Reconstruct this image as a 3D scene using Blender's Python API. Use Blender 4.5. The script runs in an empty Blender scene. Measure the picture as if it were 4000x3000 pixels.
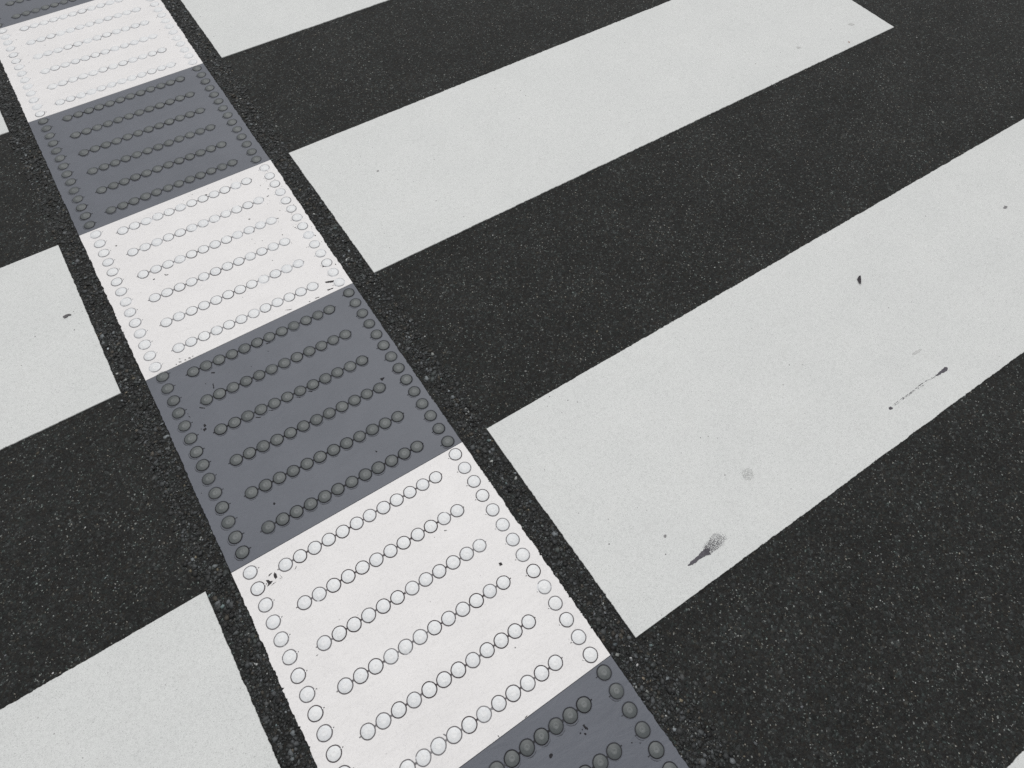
import bpy, bmesh, math, random
import numpy as np
from mathutils import Vector, Matrix

rnd = random.Random(11)
W = 0.45                      # width of the tactile strip in metres; plan coordinates below are in strip widths
T_PAD, T_STRIPE = 0.0030, 0.0022
scene = bpy.context.scene
col = scene.collection

# ------------------------------------------------------------------ materials
def new_mat(name):
    m = bpy.data.materials.new(name); m.use_nodes = True
    nt = m.node_tree; nt.nodes.clear()
    out = nt.nodes.new('ShaderNodeOutputMaterial'); b = nt.nodes.new('ShaderNodeBsdfPrincipled')
    nt.links.new(b.outputs[0], out.inputs[0])
    return m, nt, b

class NT:
    """small helper to wire shader nodes"""
    def __init__(s, nt): s.nt = nt; s.pos = nt.nodes.new('ShaderNodeNewGeometry').outputs['Position']
    def val(s, sock, v):
        if hasattr(v, 'links') or isinstance(v, bpy.types.NodeSocket): s.nt.links.new(v, sock)
        else: sock.default_value = v
    def noise(s, scale, detail=3, rough=.5, vec=None, dist=0):
        n = s.nt.nodes.new('ShaderNodeTexNoise'); n.inputs['Scale'].default_value = scale
        n.inputs['Detail'].default_value = detail; n.inputs['Roughness'].default_value = rough
        n.inputs['Distortion'].default_value = dist
        s.nt.links.new(vec or s.pos, n.inputs['Vector']); return n.outputs['Fac']
    def voro(s, scale, feature='F1', vec=None, rand=1.0):
        n = s.nt.nodes.new('ShaderNodeTexVoronoi'); n.feature = feature
        n.inputs['Scale'].default_value = scale; n.inputs['Randomness'].default_value = rand
        s.nt.links.new(vec or s.pos, n.inputs['Vector']); return n
    def ramp(s, fac, stops, interp='LINEAR'):
        n = s.nt.nodes.new('ShaderNodeValToRGB'); cr = n.color_ramp; cr.interpolation = interp
        while len(cr.elements) < len(stops): cr.elements.new(1)
        for e, (p, c) in zip(cr.elements, stops):
            e.position = p
            e.color = (c, c, c, 1) if isinstance(c, (int, float)) else (*c, 1)
        s.nt.links.new(fac, n.inputs[0]); return n.outputs[0]
    def mix(s, fac, a, b, blend='MIX'):
        n = s.nt.nodes.new('ShaderNodeMix'); n.data_type = 'RGBA'; n.blend_type = blend
        s.val(n.inputs[0], fac)
        for k, v in ((6, a), (7, b)):
            if isinstance(v, tuple): n.inputs[k].default_value = (*v[:3], 1)
            else: s.nt.links.new(v, n.inputs[k])
        return n.outputs[2]
    def math(s, op, a, b=0.0):
        n = s.nt.nodes.new('ShaderNodeMath'); n.operation = op
        s.val(n.inputs[0], a); s.val(n.inputs[1], b); return n.outputs[0]
    def sep(s, c):
        n = s.nt.nodes.new('ShaderNodeSeparateColor'); s.nt.links.new(c, n.inputs[0]); return n.outputs
    def bump(s, h, strength, dist, normal=None):
        n = s.nt.nodes.new('ShaderNodeBump'); n.inputs['Strength'].default_value = strength
        n.inputs['Distance'].default_value = dist; s.nt.links.new(h, n.inputs['Height'])
        if normal: s.nt.links.new(normal, n.inputs['Normal'])
        return n.outputs[0]

def mat_asphalt():
    m, nt, b = new_mat('asphalt'); h = NT(nt)
    warp = nt.nodes.new('ShaderNodeVectorMath'); warp.operation = 'ADD'
    wn = nt.nodes.new('ShaderNodeTexNoise'); wn.inputs['Scale'].default_value = 260; wn.inputs['Detail'].default_value = 2
    nt.links.new(h.pos, wn.inputs['Vector'])
    ws = nt.nodes.new('ShaderNodeVectorMath'); ws.operation = 'SCALE'; ws.inputs['Scale'].default_value = .004
    nt.links.new(wn.outputs['Color'], ws.inputs[0]); nt.links.new(h.pos, warp.inputs[0]); nt.links.new(ws.outputs[0], warp.inputs[1])
    v1 = h.voro(240, vec=warp.outputs[0]); v2 = h.voro(560, vec=warp.outputs[0])
    r1 = h.sep(v1.outputs['Color']); r2 = h.sep(v2.outputs['Color'])
    c1 = h.ramp(r1[0], [(0, (.0090, .0086, .0083)), (.55, (.0160, .0155, .0150)), (.8, (.0215, .0215, .0207)), (.93, (.032, .036, .036)), (1, (.075, .08, .08))])
    c2 = h.ramp(r2[1], [(0, (.0060, .0058, .0057)), (.6, (.0167, .0161, .0156)), (.9, (.024, .027, .0255)), (.965, (.055, .063, .061)), (.985, (.16, .17, .16)), (1, (.42, .43, .41))])
    c = h.mix(.55, c1, c2)
    # brownish / greenish stones
    tint = h.ramp(r1[2], [(0, (1.12, 1.0, .86)), (.3, (1, 1, 1)), (.7, (.97, 1.0, 1.0)), (1, (.88, 1.06, 1.02))])
    c = h.mix(1.0, c, tint, 'MULTIPLY')
    blot = h.ramp(h.noise(7, 6, .68), [(.28, .72), (.72, 1.26)])
    c = h.mix(1.0, c, blot, 'MULTIPLY')
    pit = h.ramp(h.noise(120, 3, .6), [(.30, .35), (.42, 1.0)])
    c = h.mix(1.0, c, pit, 'MULTIPLY')
    nt.links.new(c, b.inputs['Base Color'])
    b.inputs['Roughness'].default_value = .78
    b.inputs['Specular IOR Level'].default_value = .22
    d1 = h.math('MULTIPLY', v1.outputs['Distance'], -1.0)
    hh = h.math('ADD', h.math('MULTIPLY', d1, .7), h.math('MULTIPLY', r1[1], .5))
    hh = h.math('ADD', hh, h.math('MULTIPLY', h.noise(600, 2), .35))
    nt.links.new(h.bump(hh, .8, .0014), b.inputs['Normal'])
    return m

def mat_aggregate():
    m, nt, b = new_mat('aggregate'); h = NT(nt)
    a = nt.nodes.new('ShaderNodeVertexColor'); a.layer_name = 'tone'
    n = h.ramp(h.noise(900, 3), [(.3, .75), (.7, 1.25)])
    nt.links.new(h.mix(1.0, a.outputs[0], n, 'MULTIPLY'), b.inputs['Base Color'])
    b.inputs['Roughness'].default_value = .62; b.inputs['Specular IOR Level'].default_value = .4
    return m

def mat_paint():
    m, nt, b = new_mat('stripe_paint'); h = NT(nt)
    base = h.ramp(h.noise(7, 5, .6), [(.3, (.590, .602, .592)), (.7, (.622, .632, .620))])
    grain = h.ramp(h.noise(520, 3, .7), [(.28, .55), (.42, .95), (.7, 1.06)])
    c = h.mix(1.0, base, grain, 'MULTIPLY')
    fine = h.ramp(h.noise(210, 3, .65), [(.3, .91), (.5, 1.0), (.7, 1.03)])
    c = h.mix(1.0, c, fine, 'MULTIPLY')
    v = h.voro(75); rr = h.sep(v.outputs['Color'])
    # sparse pinholes: small radius, only in a few cells
    on = h.math('GREATER_THAN', rr[0], .70)
    rad = h.math('ADD', h.math('MULTIPLY', rr[1], .07), .04)
    hole = h.math('MULTIPLY', h.math('LESS_THAN', v.outputs['Distance'], rad), on)
    clump = h.ramp(h.noise(5, 3), [(.40, .15), (.6, 1.0)])
    hole = h.math('MULTIPLY', h.math('MULTIPLY', hole, .9), clump)
    c = h.mix(hole, c, (.13, .12, .125))
    dust = h.ramp(h.noise(26, 4, .65), [(.55, 0.0), (.8, .2)])
    c = h.mix(dust, c, (.50, .49, .475))
    nt.links.new(c, b.inputs['Base Color'])
    b.inputs['Roughness'].default_value = .55; b.inputs['Specular IOR Level'].default_value = .4
    hgt = h.math('ADD', h.noise(480, 3, .6), h.math('MULTIPLY', h.noise(60, 2), 1.2))
    nt.links.new(h.bump(hgt, .35, .0008), b.inputs['Normal'])
    return m

def mat_pad(name, light, c_lo, c_hi, stain, rough, spec):
    m, nt, b = new_mat(name); h = NT(nt)
    sc = nt.nodes.new('ShaderNodeMapping'); sc.inputs['Scale'].default_value = (1.0, 3.2, 1); sc.inputs['Rotation'].default_value = (0, 0, .35)
    nt.links.new(h.pos, sc.inputs['Vector'])
    c = h.ramp(h.noise(9, 5, .6, dist=.8), [(.3, c_lo), (.7, c_hi)])
    streak = h.ramp(h.noise(14, 4, .6, vec=sc.outputs[0], dist=1.5), [(.30, .975), (.5, 1.0), (.72, 1.01 if light else 1.02)])
    c = h.mix(1.0, c, streak, 'MULTIPLY')
    grain = h.ramp(h.noise(420, 2, .6), [(.25, .88), (.5, 1.0)])
    c = h.mix(1.0, c, grain, 'MULTIPLY')
    v = h.voro(110); rr = h.sep(v.outputs['Color'])
    on = h.math('GREATER_THAN', rr[0], .82 if light else .9)
    rad = h.math('ADD', h.math('MULTIPLY', rr[1], .10), .03)
    hole = h.math('MULTIPLY', h.math('LESS_THAN', v.outputs['Distance'], rad), on)
    clump = h.ramp(h.noise(13, 3, .6), [(.45, 0.0), (.65, .7)])
    c = h.mix(h.math('MULTIPLY', hole, clump), c, stain)
    # scratchy dirt
    sc2 = nt.nodes.new('ShaderNodeMapping'); sc2.inputs['Scale'].default_value = (60, 260, 1); sc2.inputs['Rotation'].default_value = (0, 0, -.25)
    nt.links.new(h.pos, sc2.inputs['Vector'])
    scr = h.math('MULTIPLY', h.ramp(h.noise(1.6, 4, .65, vec=sc2.outputs[0]), [(.66, 0.0), (.76, .45)]), h.ramp(h.noise(17, 3), [(.5, 0.0), (.66, 1.0)]))
    c = h.mix(scr, c, stain)
    nt.links.new(c, b.inputs['Base Color'])
    b.inputs['Roughness'].default_value = rough; b.inputs['Specular IOR Level'].default_value = spec
    hg = h.math('ADD', h.noise(16, 4, .55, vec=sc.outputs[0], dist=1.2), h.math('MULTIPLY', h.noise(85, 3), .22))
    hg = h.math('ADD', hg, h.math('MULTIPLY', h.noise(500, 2), .03))
    nt.links.new(h.bump(hg, .12 if light else .13, .005), b.inputs['Normal'])
    return m

def mat_stud(name, c0, c1, rough, spec):
    m, nt, b = new_mat(name); h = NT(nt)
    oi = nt.nodes.new('ShaderNodeObjectInfo')
    c = h.mix(oi.outputs['Random'], c0, c1)
    g = h.ramp(h.noise(330, 3, .6), [(.27, .85), (.5, 1.02)])
    c = h.mix(1.0, c, g, 'MULTIPLY')
    sm = h.ramp(h.noise(160, 4, .7), [(.62, 0.0), (.78, .35)])
    c = h.mix(sm, c, tuple(.45 * x for x in c0))
    nt.links.new(c, b.inputs['Base Color'])
    b.inputs['Roughness'].default_value = rough; b.inputs['Specular IOR Level'].default_value = spec
    nt.links.new(h.bump(h.noise(260, 3), .25, .0006), b.inputs['Normal'])
    return m

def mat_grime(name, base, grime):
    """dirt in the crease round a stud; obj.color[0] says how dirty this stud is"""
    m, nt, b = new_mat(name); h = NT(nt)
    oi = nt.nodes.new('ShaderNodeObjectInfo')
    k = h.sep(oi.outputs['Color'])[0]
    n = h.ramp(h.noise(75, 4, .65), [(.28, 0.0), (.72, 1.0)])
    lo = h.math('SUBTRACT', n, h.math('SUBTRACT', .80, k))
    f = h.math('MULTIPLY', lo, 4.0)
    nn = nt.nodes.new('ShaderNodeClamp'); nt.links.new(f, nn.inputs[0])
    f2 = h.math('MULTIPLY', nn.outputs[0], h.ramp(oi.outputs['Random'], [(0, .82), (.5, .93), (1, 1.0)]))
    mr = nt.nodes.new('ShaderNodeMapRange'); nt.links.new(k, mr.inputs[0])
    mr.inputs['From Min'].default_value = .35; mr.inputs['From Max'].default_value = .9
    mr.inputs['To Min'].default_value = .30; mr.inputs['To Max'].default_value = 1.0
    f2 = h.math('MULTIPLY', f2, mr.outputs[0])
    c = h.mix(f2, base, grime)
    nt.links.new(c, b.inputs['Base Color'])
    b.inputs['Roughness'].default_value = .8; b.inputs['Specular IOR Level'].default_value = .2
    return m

def mat_plain(name, c, rough=.8, var=.3, scale=300):
    m, nt, b = new_mat(name); h = NT(nt)
    n = h.ramp(h.noise(scale, 4, .6), [(.3, 1 - var), (.7, 1 + var)])
    nt.links.new(h.mix(1.0, c, n, 'MULTIPLY'), b.inputs['Base Color'])
    b.inputs['Roughness'].default_value = rough; b.inputs['Specular IOR Level'].default_value = .3
    return m

WHITE_LO, WHITE_HI = (.690, .675, .670), (.728, .713, .707)
GREY_LO, GREY_HI = (.086, .094, .114), (.101, .109, .131)
M = {
    'asphalt': mat_asphalt(), 'aggregate': mat_aggregate(), 'paint': mat_paint(),
    'pad_white': mat_pad('white_pad', True, WHITE_LO, WHITE_HI, (.22, .205, .21), .42, .45),
    'pad_grey': mat_pad('grey_pad', False, GREY_LO, GREY_HI, (.035, .033, .04), .42, .42),
    'stud_white': mat_stud('white_stud', (.640, .652, .664), (.680, .688, .692), .35, .45),
    'stud_grey': mat_stud('grey_stud', (.062, .070, .072), (.080, .089, .090), .40, .45),
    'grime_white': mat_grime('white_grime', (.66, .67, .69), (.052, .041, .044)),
    'grime_grey': mat_grime('grey_grime_and_shade', (.085, .09, .10), (.014, .013, .015)),  # crease dirt; also colours the crescents that stand for shade beside studs
    'chip': mat_plain('bare_asphalt', (.040, .036, .038), var=.5),
    'chip_grey': mat_plain('dark_hole', (.016, .015, .018), var=.4),
    'rubber': mat_plain('rubber_mark', (.085, .080, .092), var=.35),
    'faint': mat_plain('faint_dirt', (.48, .485, .475), var=.16),
    'spot': mat_plain('grey_dirt', (.22, .215, .22), var=.3),
    'leaf': mat_plain('dry_leaf', (.035, .030, .036), .7, .35),
    'leaf2': mat_plain('grey_leaf', (.10, .095, .10), .7, .3),
    'worn_grey': mat_stud('worn_grey', (.092, .101, .103), (.118, .127, .129), .42, .45),  # paler tone for the flat middle of stud tops, both colours
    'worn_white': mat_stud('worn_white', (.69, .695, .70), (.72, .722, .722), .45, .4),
    'nub': mat_plain('nub_white', (.86, .86, .86), .4, .04),
}

# ------------------------------------------------------------------ helpers
def link(name, me, parent=None, loc=(0, 0, 0), rz=0.0):
    o = bpy.data.objects.new(name, me); col.objects.link(o)
    o.location = loc; o.rotation_euler = (0, 0, rz)
    if parent: o.parent = parent
    return o
def tag(o, label, cat, group=None):
    o['label'] = label; o['category'] = cat
    if group: o['group'] = group
    return o
def mesh(name, verts, faces, mats, idx=None, smooth=None):
    me = bpy.data.meshes.new(name); me.from_pydata(verts, [], faces)
    for m in mats: me.materials.append(m)
    if idx: me.polygons.foreach_set('material_index', idx)
    if smooth: me.polygons.foreach_set('use_smooth', smooth)
    me.update(); return me

def wob(n, amp, step_sd, r, notch=0.0, notch_amp=0.0):
    """a bounded rough offset along an edge"""
    out = []; x = 0.0
    for i in range(n):
        x = x * .72 + r.gauss(0, step_sd)
        y = max(-amp, min(amp, x))
        if notch and r.random() < notch: y -= r.uniform(.3, 1) * notch_amp
        out.append(y)
    return out

def rough_edge(a, b, step, amp, r, notch=0, notch_amp=0, skip_first=False):
    """points from a to b (metres), roughened sideways; positive = left of travel"""
    d = Vector((b[0] - a[0], b[1] - a[1])); L = d.length; n = max(2, int(L / step)); d /= L
    nrm = Vector((-d.y, d.x)); ws = wob(n + 1, amp, amp * .55, r, notch, notch_amp)
    slow_p = r.uniform(0, 6)
    pts = []
    for i in range(n):
        t = i / n; fade = min(1, 6 * t, 6 * (1 - t)) if amp else 0
        off = -ws[i] * min(1, max(.15, fade)) + .25 * amp * math.sin(slow_p + 5 * t) * fade
        p = Vector(a) + d * (L * t) + nrm * (off if i else 0)
        pts.append((p.x, p.y))
    return pts

def slab(name, outline, z0, z1, mat, inset=.0006):
    """a thin laid sheet: n-gon top, rounded shoulder, sides; outline counter-clockwise"""
    n = len(outline); P = [Vector(p) for p in outline]; top = []
    for i in range(n):
        t = P[(i + 1) % n] - P[i - 1]
        if t.length < 1e-9: t = Vector((1, 0))
        t.normalize(); top.append(P[i] + Vector((-t.y, t.x)) * inset)
    v = [(p.x, p.y, z1) for p in top] + [(p.x, p.y, z1 - .0007) for p in P] + [(p.x, p.y, z0) for p in P]
    f = [tuple(range(n))]; sm = [False]
    for i in range(n):
        j = (i + 1) % n
        f.append((n + i, n + j, j, i)); f.append((2 * n + i, 2 * n + j, n + j, n + i)); sm += [True, False]
    return mesh(name, v, f, [mat], None, sm)

def patch(name, pts, z, mat, parent=None, th=.00025, jag=.0):
    """a small flat chip / stain lying on a surface; pts in strip widths"""
    c = [Vector((x * W, y * W)) for x, y in pts]
    a = sum(c[i].x * c[(i + 1) % len(c)].y - c[(i + 1) % len(c)].x * c[i].y for i in range(len(c)))
    if a < 0: c.reverse()
    # densify + jag
    d = []
    for i, p in enumerate(c):
        q = c[(i + 1) % len(c)]; k = max(1, int((q - p).length / .0016))
        for j in range(k):
            s = p.lerp(q, j / k); d.append(s + Vector((rnd.gauss(0, jag), rnd.gauss(0, jag))))
    n = len(d); g = sum(d, Vector((0, 0))) / n
    v = [((g + (p - g) * .9).x - g.x, (g + (p - g) * .9).y - g.y, z + th) for p in d] + [(p.x - g.x, p.y - g.y, z) for p in d]
    f = [tuple(range(n))] + [(n + i, n + (i + 1) % n, (i + 1) % n, i) for i in range(n)]
    return link(name, mesh(name, v, f, [mat]), parent, (g.x, g.y, 0))

# outlines measured in plan, in strip widths
D = {
'smear_tail':[(1.4346,-4.8813),(1.4581,-4.8758),(1.4862,-4.8753),(1.5085,-4.8709),(1.526,-4.8695),(1.5411,-4.8709),(1.5475,-4.8794),(1.5359,-4.8845),(1.536,-4.8974),(1.519,-4.8904),(1.5014,-4.8894),(1.4797,-4.8879),(1.4639,-4.8901),(1.4477,-4.8878),(1.4369,-4.8844)],
'smear_head':[(1.5245,-4.8686),(1.5358,-4.8611),(1.56,-4.8576),(1.5712,-4.8476),(1.5969,-4.8427),(1.616,-4.853),(1.6372,-4.869),(1.6277,-4.8846),(1.601,-4.893),(1.5764,-4.8941),(1.5562,-4.8957),(1.5331,-4.8955),(1.5208,-4.8832)],
'streak_head':[(2.9689,-4.8333),(2.9786,-4.8381),(2.9744,-4.8469),(2.9625,-4.8521),(2.9481,-4.8499),(2.9282,-4.8483),(2.9029,-4.8461),(2.898,-4.8401),(2.9328,-4.8371)],
'streak_a':[(2.9054,-4.8392),(2.8712,-4.8368),(2.8353,-4.836),(2.8122,-4.835),(2.7801,-4.8364),(2.7553,-4.8369),(2.7324,-4.8385),(2.7035,-4.8376),(2.6714,-4.8371),(2.6437,-4.8381),(2.6196,-4.8386)],
'streak_b':[(2.8978,-4.8428),(2.8618,-4.842),(2.8275,-4.8449),(2.7991,-4.8432),(2.7752,-4.8429),(2.7445,-4.8409),(2.7058,-4.8432),(2.6798,-4.8426),(2.64,-4.8438),(2.6228,-4.8434)],
'streak_end':[(2.5982,-4.8381),(2.6111,-4.8358),(2.6133,-4.8439),(2.614,-4.8484),(2.602,-4.8499),(2.5945,-4.8451)],
'leaf_chip':[(3.0227,-4.2779),(3.042,-4.2693),(3.0512,-4.2719),(3.0374,-4.29),(3.0122,-4.309),(3.0117,-4.2987)],
'leaf_scrap':[(-0.2013,-2.4495),(-0.1863,-2.4452),(-0.1727,-2.4486),(-0.1657,-2.457),(-0.1674,-2.4614),(-0.1772,-2.4558),(-0.1869,-2.4627),(-0.1986,-2.4605)],
'faint_blot':[(1.8605,-4.7135),(1.8863,-4.7062),(1.9081,-4.7235),(1.8984,-4.7503),(1.8764,-4.7568),(1.855,-4.7428)],
'grey_spot':[(4.0217,-4.3633),(4.0449,-4.3567),(4.0537,-4.3663),(4.0433,-4.3753),(4.0236,-4.3723)],
'round_spot':[(1.4328,-4.7426),(1.4391,-4.7413),(1.4434,-4.7451),(1.4421,-4.7514),(1.4346,-4.7535),(1.4303,-4.7491)],
'pale_mark':[(2.9058,-4.7097),(2.934,-4.7058),(2.9634,-4.7139),(2.9562,-4.7166),(2.9258,-4.719),(2.9041,-4.7145)],
'top_spot':[(4.5697,-2.808),(4.5924,-2.8018),(4.6077,-2.8218),(4.6043,-2.8345),(4.5789,-2.8286)],
'red_spot':[(4.427,-2.9383),(4.441,-2.9331),(4.442,-2.9436),(4.427,-2.9496)],
'grey_dab':[(4.1207,-2.7991),(4.1353,-2.8015),(4.1405,-2.816),(4.1229,-2.8214),(4.1125,-2.812)],
'mid_spot':[(1.4382,-2.3744),(1.4472,-2.373),(1.4514,-2.3808),(1.4454,-2.3843),(1.4382,-2.3797)],
't5':[[(0.1284,-4.0672),(0.1368,-4.0604),(0.139,-4.0701),(0.1364,-4.0846),(0.129,-4.0869),(0.1264,-4.076)],[(0.0961,-4.0704),(0.1059,-4.0728),(0.1092,-4.082),(0.1188,-4.0873),(0.1084,-4.0926),(0.0906,-4.096),(0.0992,-4.0865)],[(0.11,-4.0633),(0.1141,-4.0578),(0.1275,-4.0564),(0.124,-4.0602),(0.1135,-4.0635)],[(0.2,-4.0926),(0.2054,-4.0889),(0.2125,-4.0833),(0.2118,-4.087),(0.2061,-4.0915)],[(0.1476,-4.0777),(0.1491,-4.0869),(0.1513,-4.0965),(0.1491,-4.0889)],[(0.1435,-4.0913),(0.1475,-4.097),(0.1427,-4.0932)],[(0.105,-4.1004),(0.1161,-4.0956),(0.1284,-4.0966),(0.1169,-4.0981)],[(0.3413,-4.4156),(0.3493,-4.4089),(0.374,-4.406),(0.3632,-4.4133),(0.3477,-4.4165)],[(0.6373,-4.9711),(0.652,-4.9702),(0.648,-4.9727),(0.638,-4.9736)],[(0.5333,-4.9658),(0.5371,-4.9692),(0.536,-4.9758),(0.5353,-4.972)],[(0.8469,-4.4865),(0.8574,-4.4892),(0.857,-4.4994),(0.8446,-4.4995)]],
't4':[[(0.1341,-3.3288),(0.1421,-3.3275),(0.1444,-3.3387),(0.1346,-3.3407)],[(0.1244,-3.3482),(0.1379,-3.3454),(0.1402,-3.3552),(0.127,-3.3613)],[(0.1184,-3.3417),(0.1227,-3.3407),(0.1216,-3.3464)],[(0.2382,-3.1597),(0.2426,-3.159),(0.2361,-3.1858),(0.2317,-3.1864)],[(0.254,-3.1001),(0.2679,-3.1091),(0.267,-3.1142),(0.2532,-3.1066)],[(0.6788,-3.8232),(0.6812,-3.8309),(0.6765,-3.8328)],[(0.8525,-3.5281),(0.8678,-3.5311),(0.8747,-3.5342),(0.8554,-3.544)],[(0.1502,-3.2379),(0.1712,-3.2562),(0.1659,-3.2567),(0.1503,-3.2445)],[(0.3291,-3.4117),(0.3497,-3.4239),(0.346,-3.4267),(0.3298,-3.4162)],[(0.3862,-3.4109),(0.407,-3.4231),(0.4016,-3.4235)],[(0.5063,-3.4128),(0.5289,-3.4276),(0.5232,-3.4285)],[(0.5636,-3.4162),(0.584,-3.428),(0.5767,-3.4287)],[(0.5116,-3.0903),(0.5326,-3.0928),(0.5258,-3.0958),(0.5125,-3.0946)],[(0.3966,-3.2489),(0.4082,-3.2529),(0.4001,-3.2532)],[(0.2384,-3.8065),(0.2421,-3.8044),(0.2459,-3.808),(0.2455,-3.8134),(0.241,-3.8161),(0.2376,-3.8128)],[(0.6762,-3.8225),(0.6794,-3.8276),(0.6781,-3.8342),(0.6755,-3.83)]],
't3':[[(0.1553,-2.9719),(0.1659,-2.9773),(0.1655,-2.9813),(0.1573,-2.978)],[(0.1803,-2.9751),(0.1858,-2.9772),(0.1881,-2.9825),(0.1815,-2.9803)],[(0.1403,-2.9764),(0.1461,-2.9773),(0.1439,-2.9808),(0.1409,-2.9805)],[(0.1955,-2.9735),(0.2048,-2.9766),(0.2082,-2.9846),(0.1993,-2.9803)],[(0.1616,-2.9572),(0.1679,-2.9599),(0.162,-2.9618)],[(0.2138,-2.9752),(0.2218,-2.979),(0.2163,-2.9798)],[(0.8705,-2.9603),(0.9038,-2.9654),(0.8985,-2.9702),(0.8758,-2.9678)],[(0.8046,-2.9746),(0.8287,-2.9797),(0.8218,-2.9817),(0.806,-2.9779)],[(0.6565,-2.9624),(0.6904,-2.9765),(0.6844,-2.9773)],[(0.7712,-2.9771),(0.7811,-2.9811),(0.7743,-2.9831)],[(0.8862,-2.9209),(0.8847,-2.9116),(0.9259,-2.9258),(0.9175,-2.937)],[(0.2668,-2.4551),(0.2745,-2.4652),(0.2849,-2.4677),(0.2782,-2.4709),(0.2685,-2.4663)],[(0.2095,-2.4599),(0.2213,-2.4575),(0.2163,-2.4643)],[(0.1255,-2.1524),(0.1367,-2.1525),(0.13,-2.1615)]],
't6':[[(0.786,-5.096),(0.7929,-5.0964),(0.7963,-5.1143),(0.7919,-5.1172),(0.7869,-5.111)],[(0.7647,-5.1087),(0.7698,-5.1101),(0.7681,-5.1138),(0.764,-5.1128)],[(0.7765,-5.1185),(0.7823,-5.1191),(0.7818,-5.1261),(0.776,-5.1256)],[(0.7772,-5.1046),(0.781,-5.1059),(0.7768,-5.1085)],[(0.6419,-5.1066),(0.6521,-5.1053),(0.6549,-5.1132),(0.645,-5.1186),(0.6397,-5.1163)],[(0.8895,-5.2255),(0.8944,-5.2267),(0.8931,-5.2303),(0.8895,-5.2287)],[(0.9115,-5.2408),(0.9189,-5.2449),(0.9134,-5.2445)]],
'flake':[(-0.451,-3.8623),(-0.4397,-3.8587),(-0.4284,-3.8651),(-0.4309,-3.8778),(-0.4459,-3.8799),(-0.4515,-3.8739)],
'tan_pebble':[(1.9948,-5.5488)],
'peb':[(1.9948,-5.5488,5,'tan'),(2.2469,-5.6164,4,'tan'),(1.4438,-5.4615,6,'grey'),(1.7809,-5.2233,5,'pale'),(1.7505,-5.6376,4,'pale'),(2.05,-5.7291,3,'pale'),(1.7194,-5.5738,4,'pale'),(2.3202,-5.5844,4,'tan'),(-0.0862,-2.9963,9,'tan'),(-0.1076,-3.394,4,'pale'),(-0.4007,-3.5018,5,'pale'),(-0.0754,-3.6202,6,'green'),(-0.3587,-3.5155,4,'tan'),(-0.2384,-3.6622,4,'pale'),(-0.6404,-3.9655,5,'pale'),(-0.7621,-3.8163,5,'grey'),(-0.3739,-3.7916,4,'grey'),(1.0441,-4.8887,6,'grey'),(1.0372,-4.8291,7,'grey'),(1.0724,-4.8449,7,'grey'),(1.0552,-5.0191,6,'pale'),(1.0581,-5.0504,6,'pale'),(1.0493,-5.0937,8,'tan'),(1.0706,-4.9485,6,'tan'),(1.0737,-4.9855,3,'pale'),(-0.0253,-4.4816,5,'grey'),(-0.0532,-4.3779,6,'grey'),(1.769,-1.6609,5,'pale'),(4.8411,-3.1339,4,'pale'),(5.0927,-3.4332,4,'tan'),(2.0958,-5.2296,5,'grey'),(2.0578,-5.243,4,'grey')],
}

# ------------------------------------------------------------------ the road
me = mesh('road', [(-30, -30, 0), (30, -30, 0), (30, 30, 0), (-30, 30, 0)], [(0, 1, 2, 3)], [M['asphalt']])
road = link('road', me); road['kind'] = 'structure'
road['label'] = 'dark fine grained asphalt road under the crosswalk'

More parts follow.
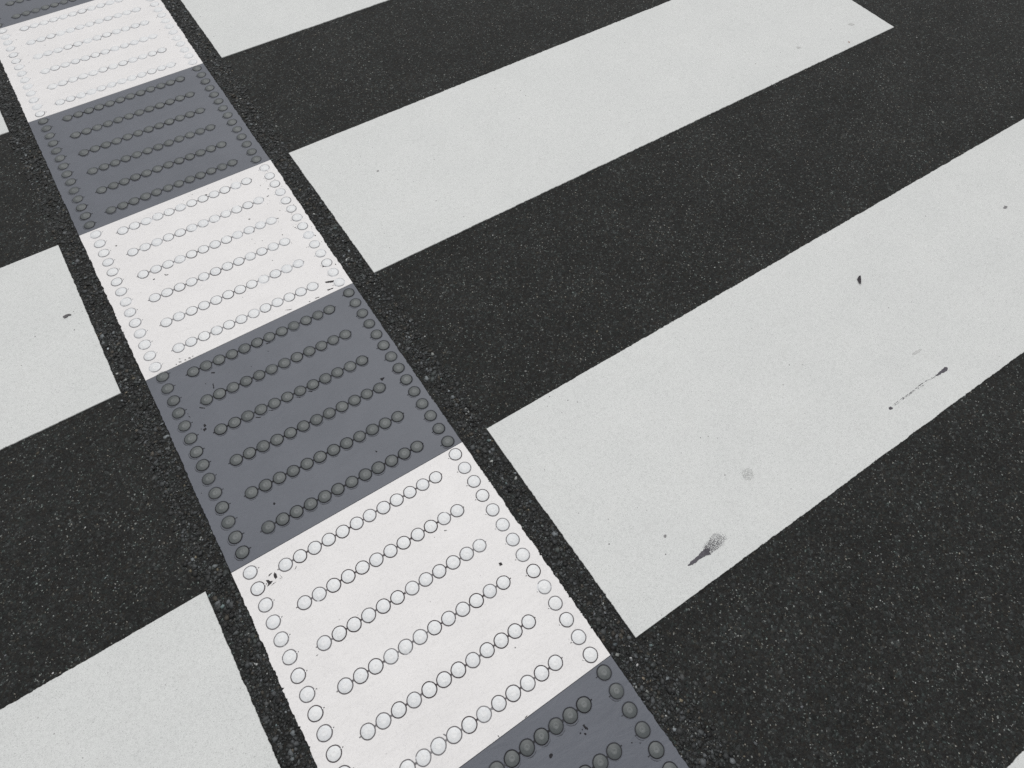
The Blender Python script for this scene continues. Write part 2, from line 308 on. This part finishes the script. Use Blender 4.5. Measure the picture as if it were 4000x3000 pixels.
# ------------------------------------------------------------------ loose and exposed aggregate
def build_aggregate():
    rg = np.random.default_rng(5)
    bm = bmesh.new(); bmesh.ops.create_icosphere(bm, subdivisions=1, radius=1)
    bm.verts.ensure_lookup_table()
    bv = np.array([v.co[:] for v in bm.verts]); bf = np.array([[v.index for v in f.verts] for f in bm.faces]); bm.free()
    tmpl = []
    for k in range(14):
        s = bv.copy() * (1 + rg.normal(0, .17, (len(bv), 1)))
        # cut flat facets so stones read as crushed rock
        for _ in range(3):
            d = rg.normal(0, 1, 3); d /= np.linalg.norm(d); lim = rg.uniform(.45, .75)
            pr = s @ d; s -= np.outer(np.clip(pr - lim, 0, None), d)
        tmpl.append(s)
    pos, size, tone, sink = [], [], [], []
    dark = np.array([[.012, .0125, .0125], [.022, .023, .023], [.034, .037, .038], [.028, .032, .031], [.036, .032, .026], [.056, .060, .063], [.10, .11, .115]])
    pd = np.array([.25, .28, .18, .12, .08, .07, .02])
    light = np.array([[.20, .21, .20], [.36, .37, .36], [.16, .14, .10], [.13, .17, .17], [.10, .12, .13]])
    # bands of coarse exposed stone along both sides of the tactile strip
    def band(x0, x1, n, soft):
        x = rg.uniform(x0, x1, n); y = rg.uniform(-6.9, 1.9, n)
        return x, y
    N = 24000
    for side in (0, 1):
        lo, hi = ((-.155, .006), (.994, 1.24))[side]
        n0 = int(N * (hi - lo) / .165); x = rg.uniform(lo, hi, n0); y = rg.uniform(-6.9, 1.9, n0)
        edge = -.103 if side == 0 else 1.108
        out = (edge - x) if side == 0 else (x - edge)
        instripe = (((-y - .01) % 1.9878) < .9908)
        keep = np.where(out < 0, True, (~instripe) & (rg.random(n0) < np.exp(-np.clip(out, 0, 1) / np.where((y < -4.9) & (side == 1), .04, .012)) * .75))
        # the stones get scarcer in places
        keep &= rg.random(n0) < .93
        x, y = x[keep], y[keep]; n = len(x)
        s = np.clip(rg.lognormal(math.log(.0022), .48, n), .0007, .0062)
        t = dark[rg.choice(len(dark), n, p=pd)] * rg.lognormal(.02, .42, (n, 1))
        li = rg.random(n) < .03; t[li] = light[rg.integers(0, len(light), li.sum())] * rg.uniform(.6, 1.1, (li.sum(), 1))
        s[li] *= .75
        o2 = (edge - x) if side == 0 else (x - edge); st2 = (((-y - .01) % 1.9878) < .9908)
        fit = np.where(st2, -o2, 1.0) > .75 * s / W
        fit &= (np.where(side == 0, -x, x - 1.0) > .8 * s / W)
        s = np.where(fit, s, s * .55)
        fit = (np.where(st2, -o2, 1.0) > .75 * s / W) & (np.where(side == 0, -x, x - 1.0) > .75 * s / W)
        x, y, s, t = x[fit], y[fit], s[fit], t[fit]; n = len(x)
        pos.append(np.c_[x, y]); size.append(s); tone.append(t); sink.append(np.full(n, .25))
    # sparse pale chips over the whole fine asphalt
    n = 9000
    x = rg.uniform(-1.6, 6.4, n); y = rg.uniform(-6.9, 1.6, n)
    ok = ((x < -.11) | (x > 1.12))
    ins = (((-y - .01) % 1.9878) < .9978) & (((x > 1.10) & (x < 4.82)) | (x < -.10))
    ok &= ~ins; x, y = x[ok], y[ok]; n = len(x)
    s = np.clip(rg.lognormal(math.log(.00080), .68, n), .0004, .0040)
    t = light[rg.choice(5, n, p=[.28, .2, .12, .2, .2])] * rg.uniform(.35, 1.15, (n, 1))
    big = s > .0019; t[big] *= rg.uniform(.3, .9, (big.sum(), 1))
    pos.append(np.c_[x, y]); size.append(s); tone.append(t); sink.append(np.full(n, .55))
    # flat dark stones flush in the asphalt
    n = 11000
    x = rg.uniform(-1.6, 6.4, n); y = rg.uniform(-6.9, 1.6, n)
    ok = ((x < -.11) | (x > 1.12))
    ins = (((-y - .01) % 1.9878) < .9978) & (((x > 1.10) & (x < 4.82)) | (x < -.10))
    ok &= ~ins; x, y = x[ok], y[ok]; n = len(x)
    s = np.clip(rg.lognormal(math.log(.0013), .42, n), .0006, .004)
    t = dark[rg.choice(len(dark), n, p=pd)] * rg.lognormal(.15, .5, (n, 1))
    pos.append(np.c_[x, y]); size.append(s); tone.append(t); sink.append(np.full(n, .72))
    # the single pale pebbles and flakes one can point at
    kinds = {'tan': (.17, .145, .11), 'grey': (.12, .125, .135), 'pale': (.42, .42, .42), 'green': (.10, .13, .12)}
    for (x, y, mm, k) in D['peb']:
        pos.append(np.array([[x, y]])); size.append(np.array([mm * .00042])); tone.append(np.array([kinds[k]])); sink.append(np.array([.2]))
    pos = np.concatenate(pos) * W; size = np.concatenate(size); tone = np.concatenate(tone); sink = np.concatenate(sink)
    n = len(pos); V = np.empty((n, len(bv), 3)); ti = rg.integers(0, len(tmpl), n); ang = rg.uniform(0, 2 * np.pi, n)
    T = np.array(tmpl)[ti]
    sc = np.c_[rg.uniform(.85, 1.45, n), rg.uniform(.7, 1.05, n), rg.uniform(.16, .34, n)] * size[:, None]
    T = T * sc[:, None, :]
    # flatten deeply sunk stones so that they only just break the surface
    ca, sa = np.cos(ang)[:, None], np.sin(ang)[:, None]
    V[:, :, 0] = T[:, :, 0] * ca - T[:, :, 1] * sa + pos[:, 0:1]
    V[:, :, 1] = T[:, :, 0] * sa + T[:, :, 1] * ca + pos[:, 1:2]
    tilt = rg.normal(0, .18, (n, 2))
    V[:, :, 2] = T[:, :, 2] + (T[:, :, 0] * tilt[:, 0:1] + T[:, :, 1] * tilt[:, 1:2]) + (sc[:, 2] * (.55 - sink))[:, None] * .8
    F = (bf[None] + (np.arange(n) * len(bv))[:, None, None]).reshape(-1, 3)
    me = bpy.data.meshes.new('gravel'); nv, nf = n * len(bv), len(F)
    me.vertices.add(nv); me.vertices.foreach_set('co', V.reshape(-1).astype(np.float32))
    me.loops.add(nf * 3); me.loops.foreach_set('vertex_index', F.reshape(-1).astype(np.int32))
    me.polygons.add(nf); me.polygons.foreach_set('loop_start', np.arange(0, nf * 3, 3, dtype=np.int32))
    me.update(calc_edges=True)
    a = me.color_attributes.new('tone', 'FLOAT_COLOR', 'POINT')
    cols = np.ones((n, len(bv), 4), np.float32); cols[:, :, :3] = tone[:, None, :]
    a.data.foreach_set('color', cols.reshape(-1))
    me.materials.append(M['aggregate'])
    return me
gravel = link('gravel', build_aggregate()); gravel['kind'] = 'stuff'
gravel['label'] = 'dark crushed stones exposed along both sides of the tactile strip'

# ------------------------------------------------------------------ crosswalk stripes
def stripe(x0, x1, y0, y1, label):
    r = random.Random(int(1000 * (x0 + 7 * y0)))
    a = [(x0 * W, y1 * W), (x1 * W, y1 * W), (x1 * W, y0 * W), (x0 * W, y0 * W)]   # ccw from lower left
    out = []
    for i in range(4):
        out += rough_edge(a[i], a[(i + 1) % 4], .0018, .0007, r, .015, .0018)
    cx, cy = (x0 + x1) / 2 * W, (y0 + y1) / 2 * W
    me = slab('crosswalk_stripe', [(x - cx, y - cy) for x, y in out], 0, T_STRIPE, M['paint'])
    return tag(link('crosswalk_stripe', me, None, (cx, cy, 0)), label, 'road marking', 'white crosswalk stripes')
ST = {}
for k, (x0, x1, y0, y1, lab) in {
    'top': (1.112, 4.81, -.012, -1.005, 'white crosswalk stripe cut by the top edge, right of the top white pad'),
    'mid': (1.1065, 4.800, -1.994, -2.985, 'white crosswalk stripe whose whole right end shows, beside the second white pad'),
    'low': (1.1105, 4.80, -3.985, -4.9762, 'largest white crosswalk stripe, with the black smear and the thin black streak'),
    'right': (1.11, 4.80, -5.959, -6.95, 'white crosswalk stripe of which only a corner shows at bottom right'),
    'left_top': (-3.8, -.110, -.012, -1.009, 'small tip of a white stripe at the left edge beside the top white pad'),
    'left_mid': (-3.8, -.1045, -1.9935, -2.9885, 'white stripe left of the second white pad, with a grey curled leaf scrap on it'),
    'left_low': (-3.8, -.1036, -3.9862, -4.977, 'white stripe at bottom left beside the nearest white pad'),
}.items():
    ST[k] = stripe(x0, x1, y0, y1, lab)

def mark(name, key, z, mat, root, jag=.0003, label=None):
    o = patch(name, D[key], z, mat, None, jag=jag)
    o.parent = root; o.matrix_parent_inverse = Matrix.Translation(-root.location)
    if label: o['label'] = label
    return o
ZS = T_STRIPE + .0002
low = ST['low']

# the feathered rubber smear: solid tail, then rubber left only on the grain tops of the paint
def inside(p, poly):
    x, y = p; c = False
    for i in range(len(poly)):
        (x1, y1), (x2, y2) = poly[i], poly[i - 1]
        if (y1 > y) != (y2 > y) and x < (x2 - x1) * (y - y1) / (y2 - y1) + x1: c = not c
    return c
def specks(name, poly, n, dens, size, z, mat, root, label=None):
    xs = [p[0] for p in poly]; ys = [p[1] for p in poly]; V = []; F = []; r = random.Random(3); tries = 0
    while len(F) < n and tries < 60000:
        tries += 1
        p = (r.uniform(min(xs), max(xs)), r.uniform(min(ys), max(ys)))
        q = (p[0] + r.gauss(0, .004), p[1] + r.gauss(0, .004))
        if not inside(q, poly) or r.random() > dens(p): continue
        a = r.uniform(0, 6.28); L = size * r.uniform(.5, 1.5); w = L * r.uniform(.3, .6); k = len(V)
        ca, sa = math.cos(a), math.sin(a); zz = z + r.uniform(0, .0002)
        for dx, dy in ((-L, 0), (-.3 * L, -w), (.5 * L, -w * .8), (L, .1 * w), (.2 * L, w)):
            V.append((p[0] * W + dx * ca - dy * sa - root.location.x, p[1] * W + dx * sa + dy * ca - root.location.y, zz))
        F.append(tuple(range(k, k + 5)))
    o = link(name, mesh(name, V, F, [mat]), root)
    if label: o['label'] = label
    return o
mark('rubber_smear', 'smear_tail', ZS, M['rubber'], low, .0005, 'dark pointed rubber smear')
tip, end = D['smear_tail'][0], D['smear_head'][6]
ax = Vector((end[0] - tip[0], end[1] - tip[1])); al = ax.length; ax /= al
def smear_d(p):
    d = Vector((p[0] - tip[0], p[1] - tip[1])); t = d.dot(ax) / al; s = d.cross(ax)
    return max(.05, min(1, 1.25 - 1.15 * t))
o = specks('rubber_smear', D['smear_head'], 1250, smear_d, .00050, ZS + .0003, M['rubber'], low, 'feathered grainy end of the rubber smear'); o['kind'] = 'stuff'
mark('rubber_streak', 'streak_head', ZS, M['rubber'], low, .0003, 'thin black streak with a thick end')
def ribbon(pts, w, z, mat, root):
    V = []; F = []; P = []
    for a, b in zip(pts[:-1], pts[1:]):
        for j in range(5):
            t = j / 5; P.append(Vector(((a[0] + (b[0] - a[0]) * t) * W + rnd.gauss(0, .0004), (a[1] + (b[1] - a[1]) * t) * W + rnd.gauss(0, .0004))))
    for i, p in enumerate(P):
        d = (P[min(i + 1, len(P) - 1)] - P[max(i - 1, 0)]); d.normalize(); n = Vector((-d.y, d.x)) * w * rnd.choice((.0, .05, .1, .3, .6, 1.2))
        for q in (p + n, p - n): V.append((q.x - root.location.x, q.y - root.location.y, z))
        if i: k = 2 * i; F.append((k - 2, k - 1, k + 1, k))
    return link('rubber_streak', mesh('rubber_streak', V, F, [mat]), root)
ribbon(D['streak_a'], .0007, ZS + .0001, M['rubber'], low)
ribbon(D['streak_b'], .0006, ZS + .00015, M['rubber'], low)
mark('rubber_streak', 'streak_end', ZS, M['rubber'], low, .0004)
o = specks('dirt_spot', D['faint_blot'], 420, lambda p: .6, .0006, ZS, M['faint'], low, 'faint round grey blot'); o['kind'] = 'stuff'
mark('dirt_spot', 'grey_spot', ZS, M['spot'], low, .0005)
mark('dirt_spot', 'round_spot', ZS, M['spot'], low, .0002)
mark('dirt_spot', 'pale_mark', ZS, M['faint'], low, .0007)
mid = ST['mid']
mark('dirt_spot', 'top_spot', ZS, M['faint'], mid, .0006)
mark('dirt_spot', 'grey_dab', ZS, M['faint'], mid, .0005)
mark('dirt_spot', 'red_spot', ZS, mat_plain('brown_dirt', (.33, .24, .21)), mid, .0004)
mark('dirt_spot', 'mid_spot', ZS, M['spot'], mid, .0003)

def leaf(key, mat, label, curl):
    """a dry scrap: thin curled sheet with thickness"""
    pts = [Vector((x * W, y * W)) for x, y in D[key]]; g = sum(pts, Vector((0, 0))) / len(pts)
    n = len(pts); V = []; F = []
    for lay, dz in ((0, .0011), (1, .0002)):
        V.append((0, 0, T_STRIPE + dz))
        for p in pts:
            q = p - g; V.append((q.x * (1 - .03 * lay), q.y * (1 - .03 * lay), T_STRIPE + dz + curl * q.length_squared * 40))
    m = n + 1
    for i in range(n):
        j = (i + 1) % n
        F += [(0, 1 + i, 1 + j), (m, m + 1 + j, m + 1 + i), (1 + i, m + 1 + i, m + 1 + j, 1 + j)]
    me = mesh('leaf_scrap', V, F, [mat])
    bm = bmesh.new(); bm.from_mesh(me); bmesh.ops.recalc_face_normals(bm, faces=bm.faces); bm.to_mesh(me); bm.free()
    return tag(link('leaf_scrap', me, None, (g.x, g.y, 0)), label, 'leaf scrap')
leaf('leaf_chip', M['leaf'], 'small dark pointed scrap lying alone on the largest white stripe', .4)
leaf('leaf_scrap', M['leaf2'], 'small grey curled scrap on the white stripe left of the tactile strip', .25)

# ------------------------------------------------------------------ tactile pads with raised studs
def stud_mesh(colour, kind, seed):
    """kind: row / first / last (in a chain), left / right (edge column)"""
    r = random.Random(seed * 7 + len(kind)); mm = .001; N = 36
    # (radius, height, material of the band that ends here): plastic = 0, dirty crease = 1, pad = 2
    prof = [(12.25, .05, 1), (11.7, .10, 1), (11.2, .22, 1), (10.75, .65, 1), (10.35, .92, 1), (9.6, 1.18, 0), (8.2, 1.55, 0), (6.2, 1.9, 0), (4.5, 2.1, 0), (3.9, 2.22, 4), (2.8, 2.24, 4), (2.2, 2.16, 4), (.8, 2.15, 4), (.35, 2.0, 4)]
    if colour == 'grey':
        prof = [(13.1, .03, 2), (12.9, .34, 2), (12.45, .38, 2), (12.1, .12, 2), (11.7, .05, 1)] + prof[2:]
    hz = 1.0 if colour == 'grey' else .85
    prof = [(R, z * (hz if z > .6 and R < 11 else 1), mi) for R, z, mi in prof]
    ph = [r.uniform(0, 6.28) for _ in range(4)]; V = []; F = []; I = []; SM = []
    def rad(a): return 1 + .010 * math.sin(2 * a + ph[0]) + .008 * math.sin(3 * a + ph[1]) + .006 * math.sin(7 * a + ph[2])
    ox, oy = r.gauss(0, .25), r.gauss(0, .25)
    for q, (R, z, mi) in enumerate(prof):
        for i in range(N):
            a = 2 * math.pi * i / N; t = 1 - R / 12; k = rad(a)
            V.append(((R * k * math.cos(a) + ox * max(0, t)) * mm, (R * k * math.sin(a) + oy * max(0, t)) * mm, z * mm))
        if q:
            for i in range(N):
                j = (i + 1) % N; b0, b1 = (q - 1) * N, q * N
                F.append((b0 + i, b0 + j, b1 + j, b1 + i)); I.append(mi); SM.append(True)
    c = len(V); V.append((ox * mm, oy * mm, 2.0 * hz * mm - .04 * mm)); b = (len(prof) - 1) * N
    for i in range(N): F.append((b + i, b + (i + 1) % N, c)); I.append(0); SM.append(True)
    def flat(pts, z, mi):
        k = len(V); V.extend((x * mm, y * mm, z * mm) for x, y in pts); F.append(tuple(range(k, k + len(pts)))); I.append(mi); SM.append(False)
    def neck(sx, x0, x1, w0, w1, z, mi):
        u = [(x0, -w0), ((x0 + x1) / 2, -w1), (x1, -w0), (x1, w0), ((x0 + x1) / 2, w1), (x0, w0)]
        if sx < 0: u = [(-x, -y) for x, y in u]
        flat(u, z, mi)
    if kind in ('row', 'first'): neck(1, 11.2, 15.1, r.uniform(2.2, 3.0), r.uniform(1.0, 1.5), .42 if colour == 'white' else .62, 1)
    if kind == 'first': neck(-1, 11.2, r.uniform(13.6, 15), 1.1, .7, .45 if colour == 'white' else .66, 1)
    if kind == 'last': neck(1, 11.2, r.uniform(13.2, 14.8), 1.1, .7, .45 if colour == 'white' else .66, 1)
    if kind in ('left', 'right'):
        s = 1 if kind == 'left' else -1
        neck(s, 11.6, r.uniform(12.9, 13.8), .9, .7, .66, 3 if colour == 'white' else 1)
        neck(s, 13.6, r.uniform(14.8, 16.2), .8, .5, .5 if colour == 'white' else .6, 1)
    if colour == 'grey' and r.random() < .8:          # shade beside the slumped soft plastic, drawn in as a dark crescent
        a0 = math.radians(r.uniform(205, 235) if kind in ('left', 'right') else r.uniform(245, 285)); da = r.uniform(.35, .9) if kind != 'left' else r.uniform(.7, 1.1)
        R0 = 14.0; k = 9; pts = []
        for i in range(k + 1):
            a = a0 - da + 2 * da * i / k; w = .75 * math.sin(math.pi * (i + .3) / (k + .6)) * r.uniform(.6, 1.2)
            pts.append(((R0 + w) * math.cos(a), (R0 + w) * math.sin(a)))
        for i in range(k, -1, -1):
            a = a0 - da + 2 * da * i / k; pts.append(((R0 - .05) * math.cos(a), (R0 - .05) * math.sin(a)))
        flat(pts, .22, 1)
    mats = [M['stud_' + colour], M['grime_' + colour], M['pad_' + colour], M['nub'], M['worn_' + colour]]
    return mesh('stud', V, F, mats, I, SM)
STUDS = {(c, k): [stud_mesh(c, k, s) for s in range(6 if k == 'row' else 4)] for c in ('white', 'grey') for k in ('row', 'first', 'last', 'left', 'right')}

# tile: index, colour, affine (strip widths), dirt in the creases, label
PADS = [
    (-1, 'white', ((.006, 1.0, 0), (.006, -.005, -1.0)), .40, 'white tactile pad beyond the farthest grey pad'),
    (0, 'grey', ((.008, 1.0, -.006), (.006, -.003, -1.0)), .62, 'grey tactile pad at the top left corner, farthest of the grey ones'),
    (1, 'white', ((.0138, 1.0, -.0063), (.0053, -.0055, -1.0013)), .52, 'white tactile pad at top left, farthest white one, with faint stud rings'),
    (2, 'grey', ((.0075, 1.0006, -.010), (.0076, -.0055, -.9998)), .72, 'grey tactile pad between the farthest and the second white pad'),
    (3, 'white', ((.0056, 1.0030, -.0096), (-.0004, -.0084, -.9934)), .70, 'white tactile pad with worn studs along its right side, between two grey pads'),
    (4, 'grey', ((.0075, .9998, -.006), (.0156, -.0246, -.9959)), .86, 'grey tactile pad in the middle, with dark scars near its left studs'),
    (5, 'white', ((-.0018, .9997, -.0007), (.0066, -.0047, -.9962)), .92, 'nearest white tactile pad, with sharp dark rings round its studs'),
    (6, 'grey', ((.0024, 1.0, 0), (.0089, 0, -1.0)), .84, 'nearest grey tactile pad, cut by the bottom edge of the photo'),
    (7, 'white', ((.002, 1.0, 0), (.009, 0, -1.0)), .85, 'white tactile pad just beyond the bottom edge'),
]
LX = {-1: 0, 0: -.002, 1: -.0027, 2: -.0026, 3: .003, 4: .0006, 5: -.003, 6: -.003, 7: -.003, -2: 0}
RX = {-1: 1.006, 0: 1.006, 1: .9987, 2: 1.0023, 3: .9925, 4: .9935, 5: .9995, 6: 1.006, 7: 1.006, -2: 1.006}
LY = {-2: 1.99, -1: .997, 0: .0035, 1: -.9929, 2: -1.9909, 3: -2.9887, 4: -3.9750, 5: -4.9785, 6: -5.974, 7: -6.97}
RY = {-2: 1.99, -1: .995, 0: .001, 1: -1.0013, 2: -1.9933, 3: -2.9897, 4: -3.9826, 5: -4.9736, 6: -5.972, 7: -6.97}
PD = {}
for (i, colour, aff, dirt, lab) in PADS:
    a, b = i - 1, i                   # upper and lower boundary
    r = random.Random(50 + i)
    gap = .00025 / W
    cs = [(LX[b], LY[b] + gap), (RX[b], RY[b] + gap), (RX[a], RY[a] - gap), (LX[a], LY[a] - gap)]
    cs = [(x * W, y * W) for x, y in cs]; out = []
    side = (.0011, .03, .0028) if colour == 'white' else (.0008, .012, .0018)
    for k in range(4):
        if k % 2 == 0: out += rough_edge(cs[k], cs[(k + 1) % 4], .012, 0, r)
        else: out += rough_edge(cs[k], cs[(k + 1) % 4], .0019, side[0], r, side[1], side[2])
    cx, cy = .5 * W, .25 * (LY[a] + LY[b] + RY[a] + RY[b]) * W
    zt = T_PAD + (.0003 if colour == 'white' else 0)
    pad = link('tactile_pad', slab('tactile_pad', [(x - cx, y - cy) for x, y in out], 0, zt, M['pad_' + colour], .0005), None, (cx, cy, 0))
    tag(pad, lab, 'tactile paving', 'tactile pads laid as a strip across the crosswalk'); PD[i] = (pad, zt)
    def put(kind, u, v, kdirt):
        x = aff[0][0] + aff[0][1] * u + aff[0][2] * v + r.gauss(0, .0006)
        y = aff[1][0] + aff[1][1] * u + aff[1][2] * v + r.gauss(0, .0006) - (i - 1) * .9951
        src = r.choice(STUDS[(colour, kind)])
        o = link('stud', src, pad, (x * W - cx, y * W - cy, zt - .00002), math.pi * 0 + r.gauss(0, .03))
        s = r.gauss(1, .012); o.scale = (s, s, r.uniform(.9, 1.08))
        o.color = (max(0, min(1, kdirt + r.gauss(0, .09))), 0, 0, 1)
        return o
    for j in range(6):
        for k in range(12):
            u, v = .183 + .0584 * k, .0825 + .1665 * j
            kd = dirt
            if i == 3: kd += -.16 * max(0, (u - .55)) / .3 * (1 if j < 4 else .3)
            if i == 5 and j == 5: kd -= .10
            if i == 4 and j < 2: kd -= .10
            put('first' if k == 0 else 'last' if k == 11 else 'row', u, v, kd)
    for m in range(14):
        put('left', .063, .0385 + .0708 * m, dirt - .06)
        put('right', .943, .0385 + .0708 * m, dirt - (.14 if colour == 'white' else .06))

def chips(key, i, mat):
    pad, zt = PD[i]
    for pts in D[key]:
        o = patch('chip_mark', pts, zt + .00018, mat, None, .0002, .00025)
        o.parent = pad; o.matrix_parent_inverse = Matrix.Translation(-pad.location)
chips('t3', 3, M['chip']); chips('t4', 4, M['chip_grey']); chips('t5', 5, M['chip']); chips('t6', 6, M['chip_grey'])
# small torn flecks beside the worn studs
def flecks(i, mat, areas, seed):
    r = random.Random(seed); pad, zt = PD[i]
    for (u0, u1, v0, v1, n) in areas:
        for _ in range(n):
            u, v = r.uniform(u0, u1), r.uniform(v0, v1); L = r.lognormvariate(math.log(.0035), .5); a = r.uniform(0, 3.14); w = L * r.uniform(.2, .6)
            pts = []
            for k in range(6):
                t = 2 * math.pi * k / 6; x, y = L * math.cos(t) * r.uniform(.6, 1.2), w * math.sin(t) * r.uniform(.5, 1.3)
                pts.append((u + x * math.cos(a) - y * math.sin(a), -(i - 1) * .995 - v + x * math.sin(a) + y * math.cos(a)))
            o = patch('chip_mark', pts, zt + .00018, mat, None, .0002, .0002)
            o.parent = pad; o.matrix_parent_inverse = Matrix.Translation(-pad.location)
flecks(3, M['chip'], [(.90, .99, .05, .95, 26), (.83, .92, .05, .6, 10), (.5, .85, .02, .12, 8), (.7, .86, .3, .75, 12)], 4)
flecks(1, M['spot'], [(.03, .15, .1, .6, 10), (.88, .98, .1, .8, 10), (.2, .8, .3, .9, 5)], 5)
flecks(5, M['spot'], [(.1, .9, .05, .95, 6)], 6)
flecks(4, M['chip_grey'], [(.02, .98, .02, .2, 6), (.02, .2, .2, .9, 5)], 8)

# ------------------------------------------------------------------ camera, sky, sun
cam = bpy.data.cameras.new('camera'); cam.sensor_width = 36; cam.lens = 36 * 2658.925 / 4000; cam.clip_start = .02; cam.clip_end = 500
co = bpy.data.objects.new('camera', cam); col.objects.link(co)
co.location = (.470159 * W, -5.105048 * W, 2.530778 * W + T_STRIPE)
co.rotation_mode = 'XYZ'; co.rotation_euler = (.53624896, -.0096378, -.58271919)
scene.camera = co

SUN_EL, SUN_AZ = math.radians(62), math.radians(28)        # azimuth clockwise from +Y
sd = Vector((math.sin(SUN_AZ) * math.cos(SUN_EL), math.cos(SUN_AZ) * math.cos(SUN_EL), math.sin(SUN_EL)))
sun = bpy.data.lights.new('sun', 'SUN'); sun.energy = .85; sun.angle = math.radians(55); sun.color = (1, .985, .96)
so = bpy.data.objects.new('sun', sun); col.objects.link(so); so.rotation_euler = sd.to_track_quat('Z', 'Y').to_euler()

world = bpy.data.worlds.new('World'); scene.world = world; world.use_nodes = True
nt = world.node_tree; nt.nodes.clear()
wo = nt.nodes.new('ShaderNodeOutputWorld'); bg = nt.nodes.new('ShaderNodeBackground'); sky = nt.nodes.new('ShaderNodeTexSky')
sky.sky_type = 'NISHITA'; sky.sun_disc = False; sky.sun_elevation = SUN_EL; sky.sun_rotation = SUN_AZ
hs = nt.nodes.new('ShaderNodeHueSaturation'); hs.inputs['Saturation'].default_value = .03
tc = nt.nodes.new('ShaderNodeTexCoord'); sx = nt.nodes.new('ShaderNodeSeparateXYZ')
nt.links.new(tc.outputs['Generated'], sx.inputs[0])
cie = nt.nodes.new('ShaderNodeMapRange')               # cloud cover: brighter overhead than at the horizon
cie.inputs['From Min'].default_value = 0; cie.inputs['From Max'].default_value = 1
cie.inputs['To Min'].default_value = .35; cie.inputs['To Max'].default_value = 1.5
nt.links.new(sx.outputs['Z'], cie.inputs[0])
mul = nt.nodes.new('ShaderNodeMix'); mul.data_type = 'RGBA'; mul.blend_type = 'MULTIPLY'; mul.inputs[0].default_value = 1
nt.links.new(sky.outputs[0], hs.inputs['Color']); nt.links.new(hs.outputs[0], mul.inputs[6]); nt.links.new(cie.outputs[0], mul.inputs[7])
nt.links.new(mul.outputs[2], bg.inputs[0]); bg.inputs[1].default_value = .15
nt.links.new(bg.outputs[0], wo.inputs[0])

scene.render.resolution_x, scene.render.resolution_y = 1024, 768
scene.view_settings.view_transform = 'Standard'; scene.view_settings.look = 'None'
scene.view_settings.exposure = 0.10; scene.view_settings.gamma = 1.0
scene.cycles.use_denoising = False
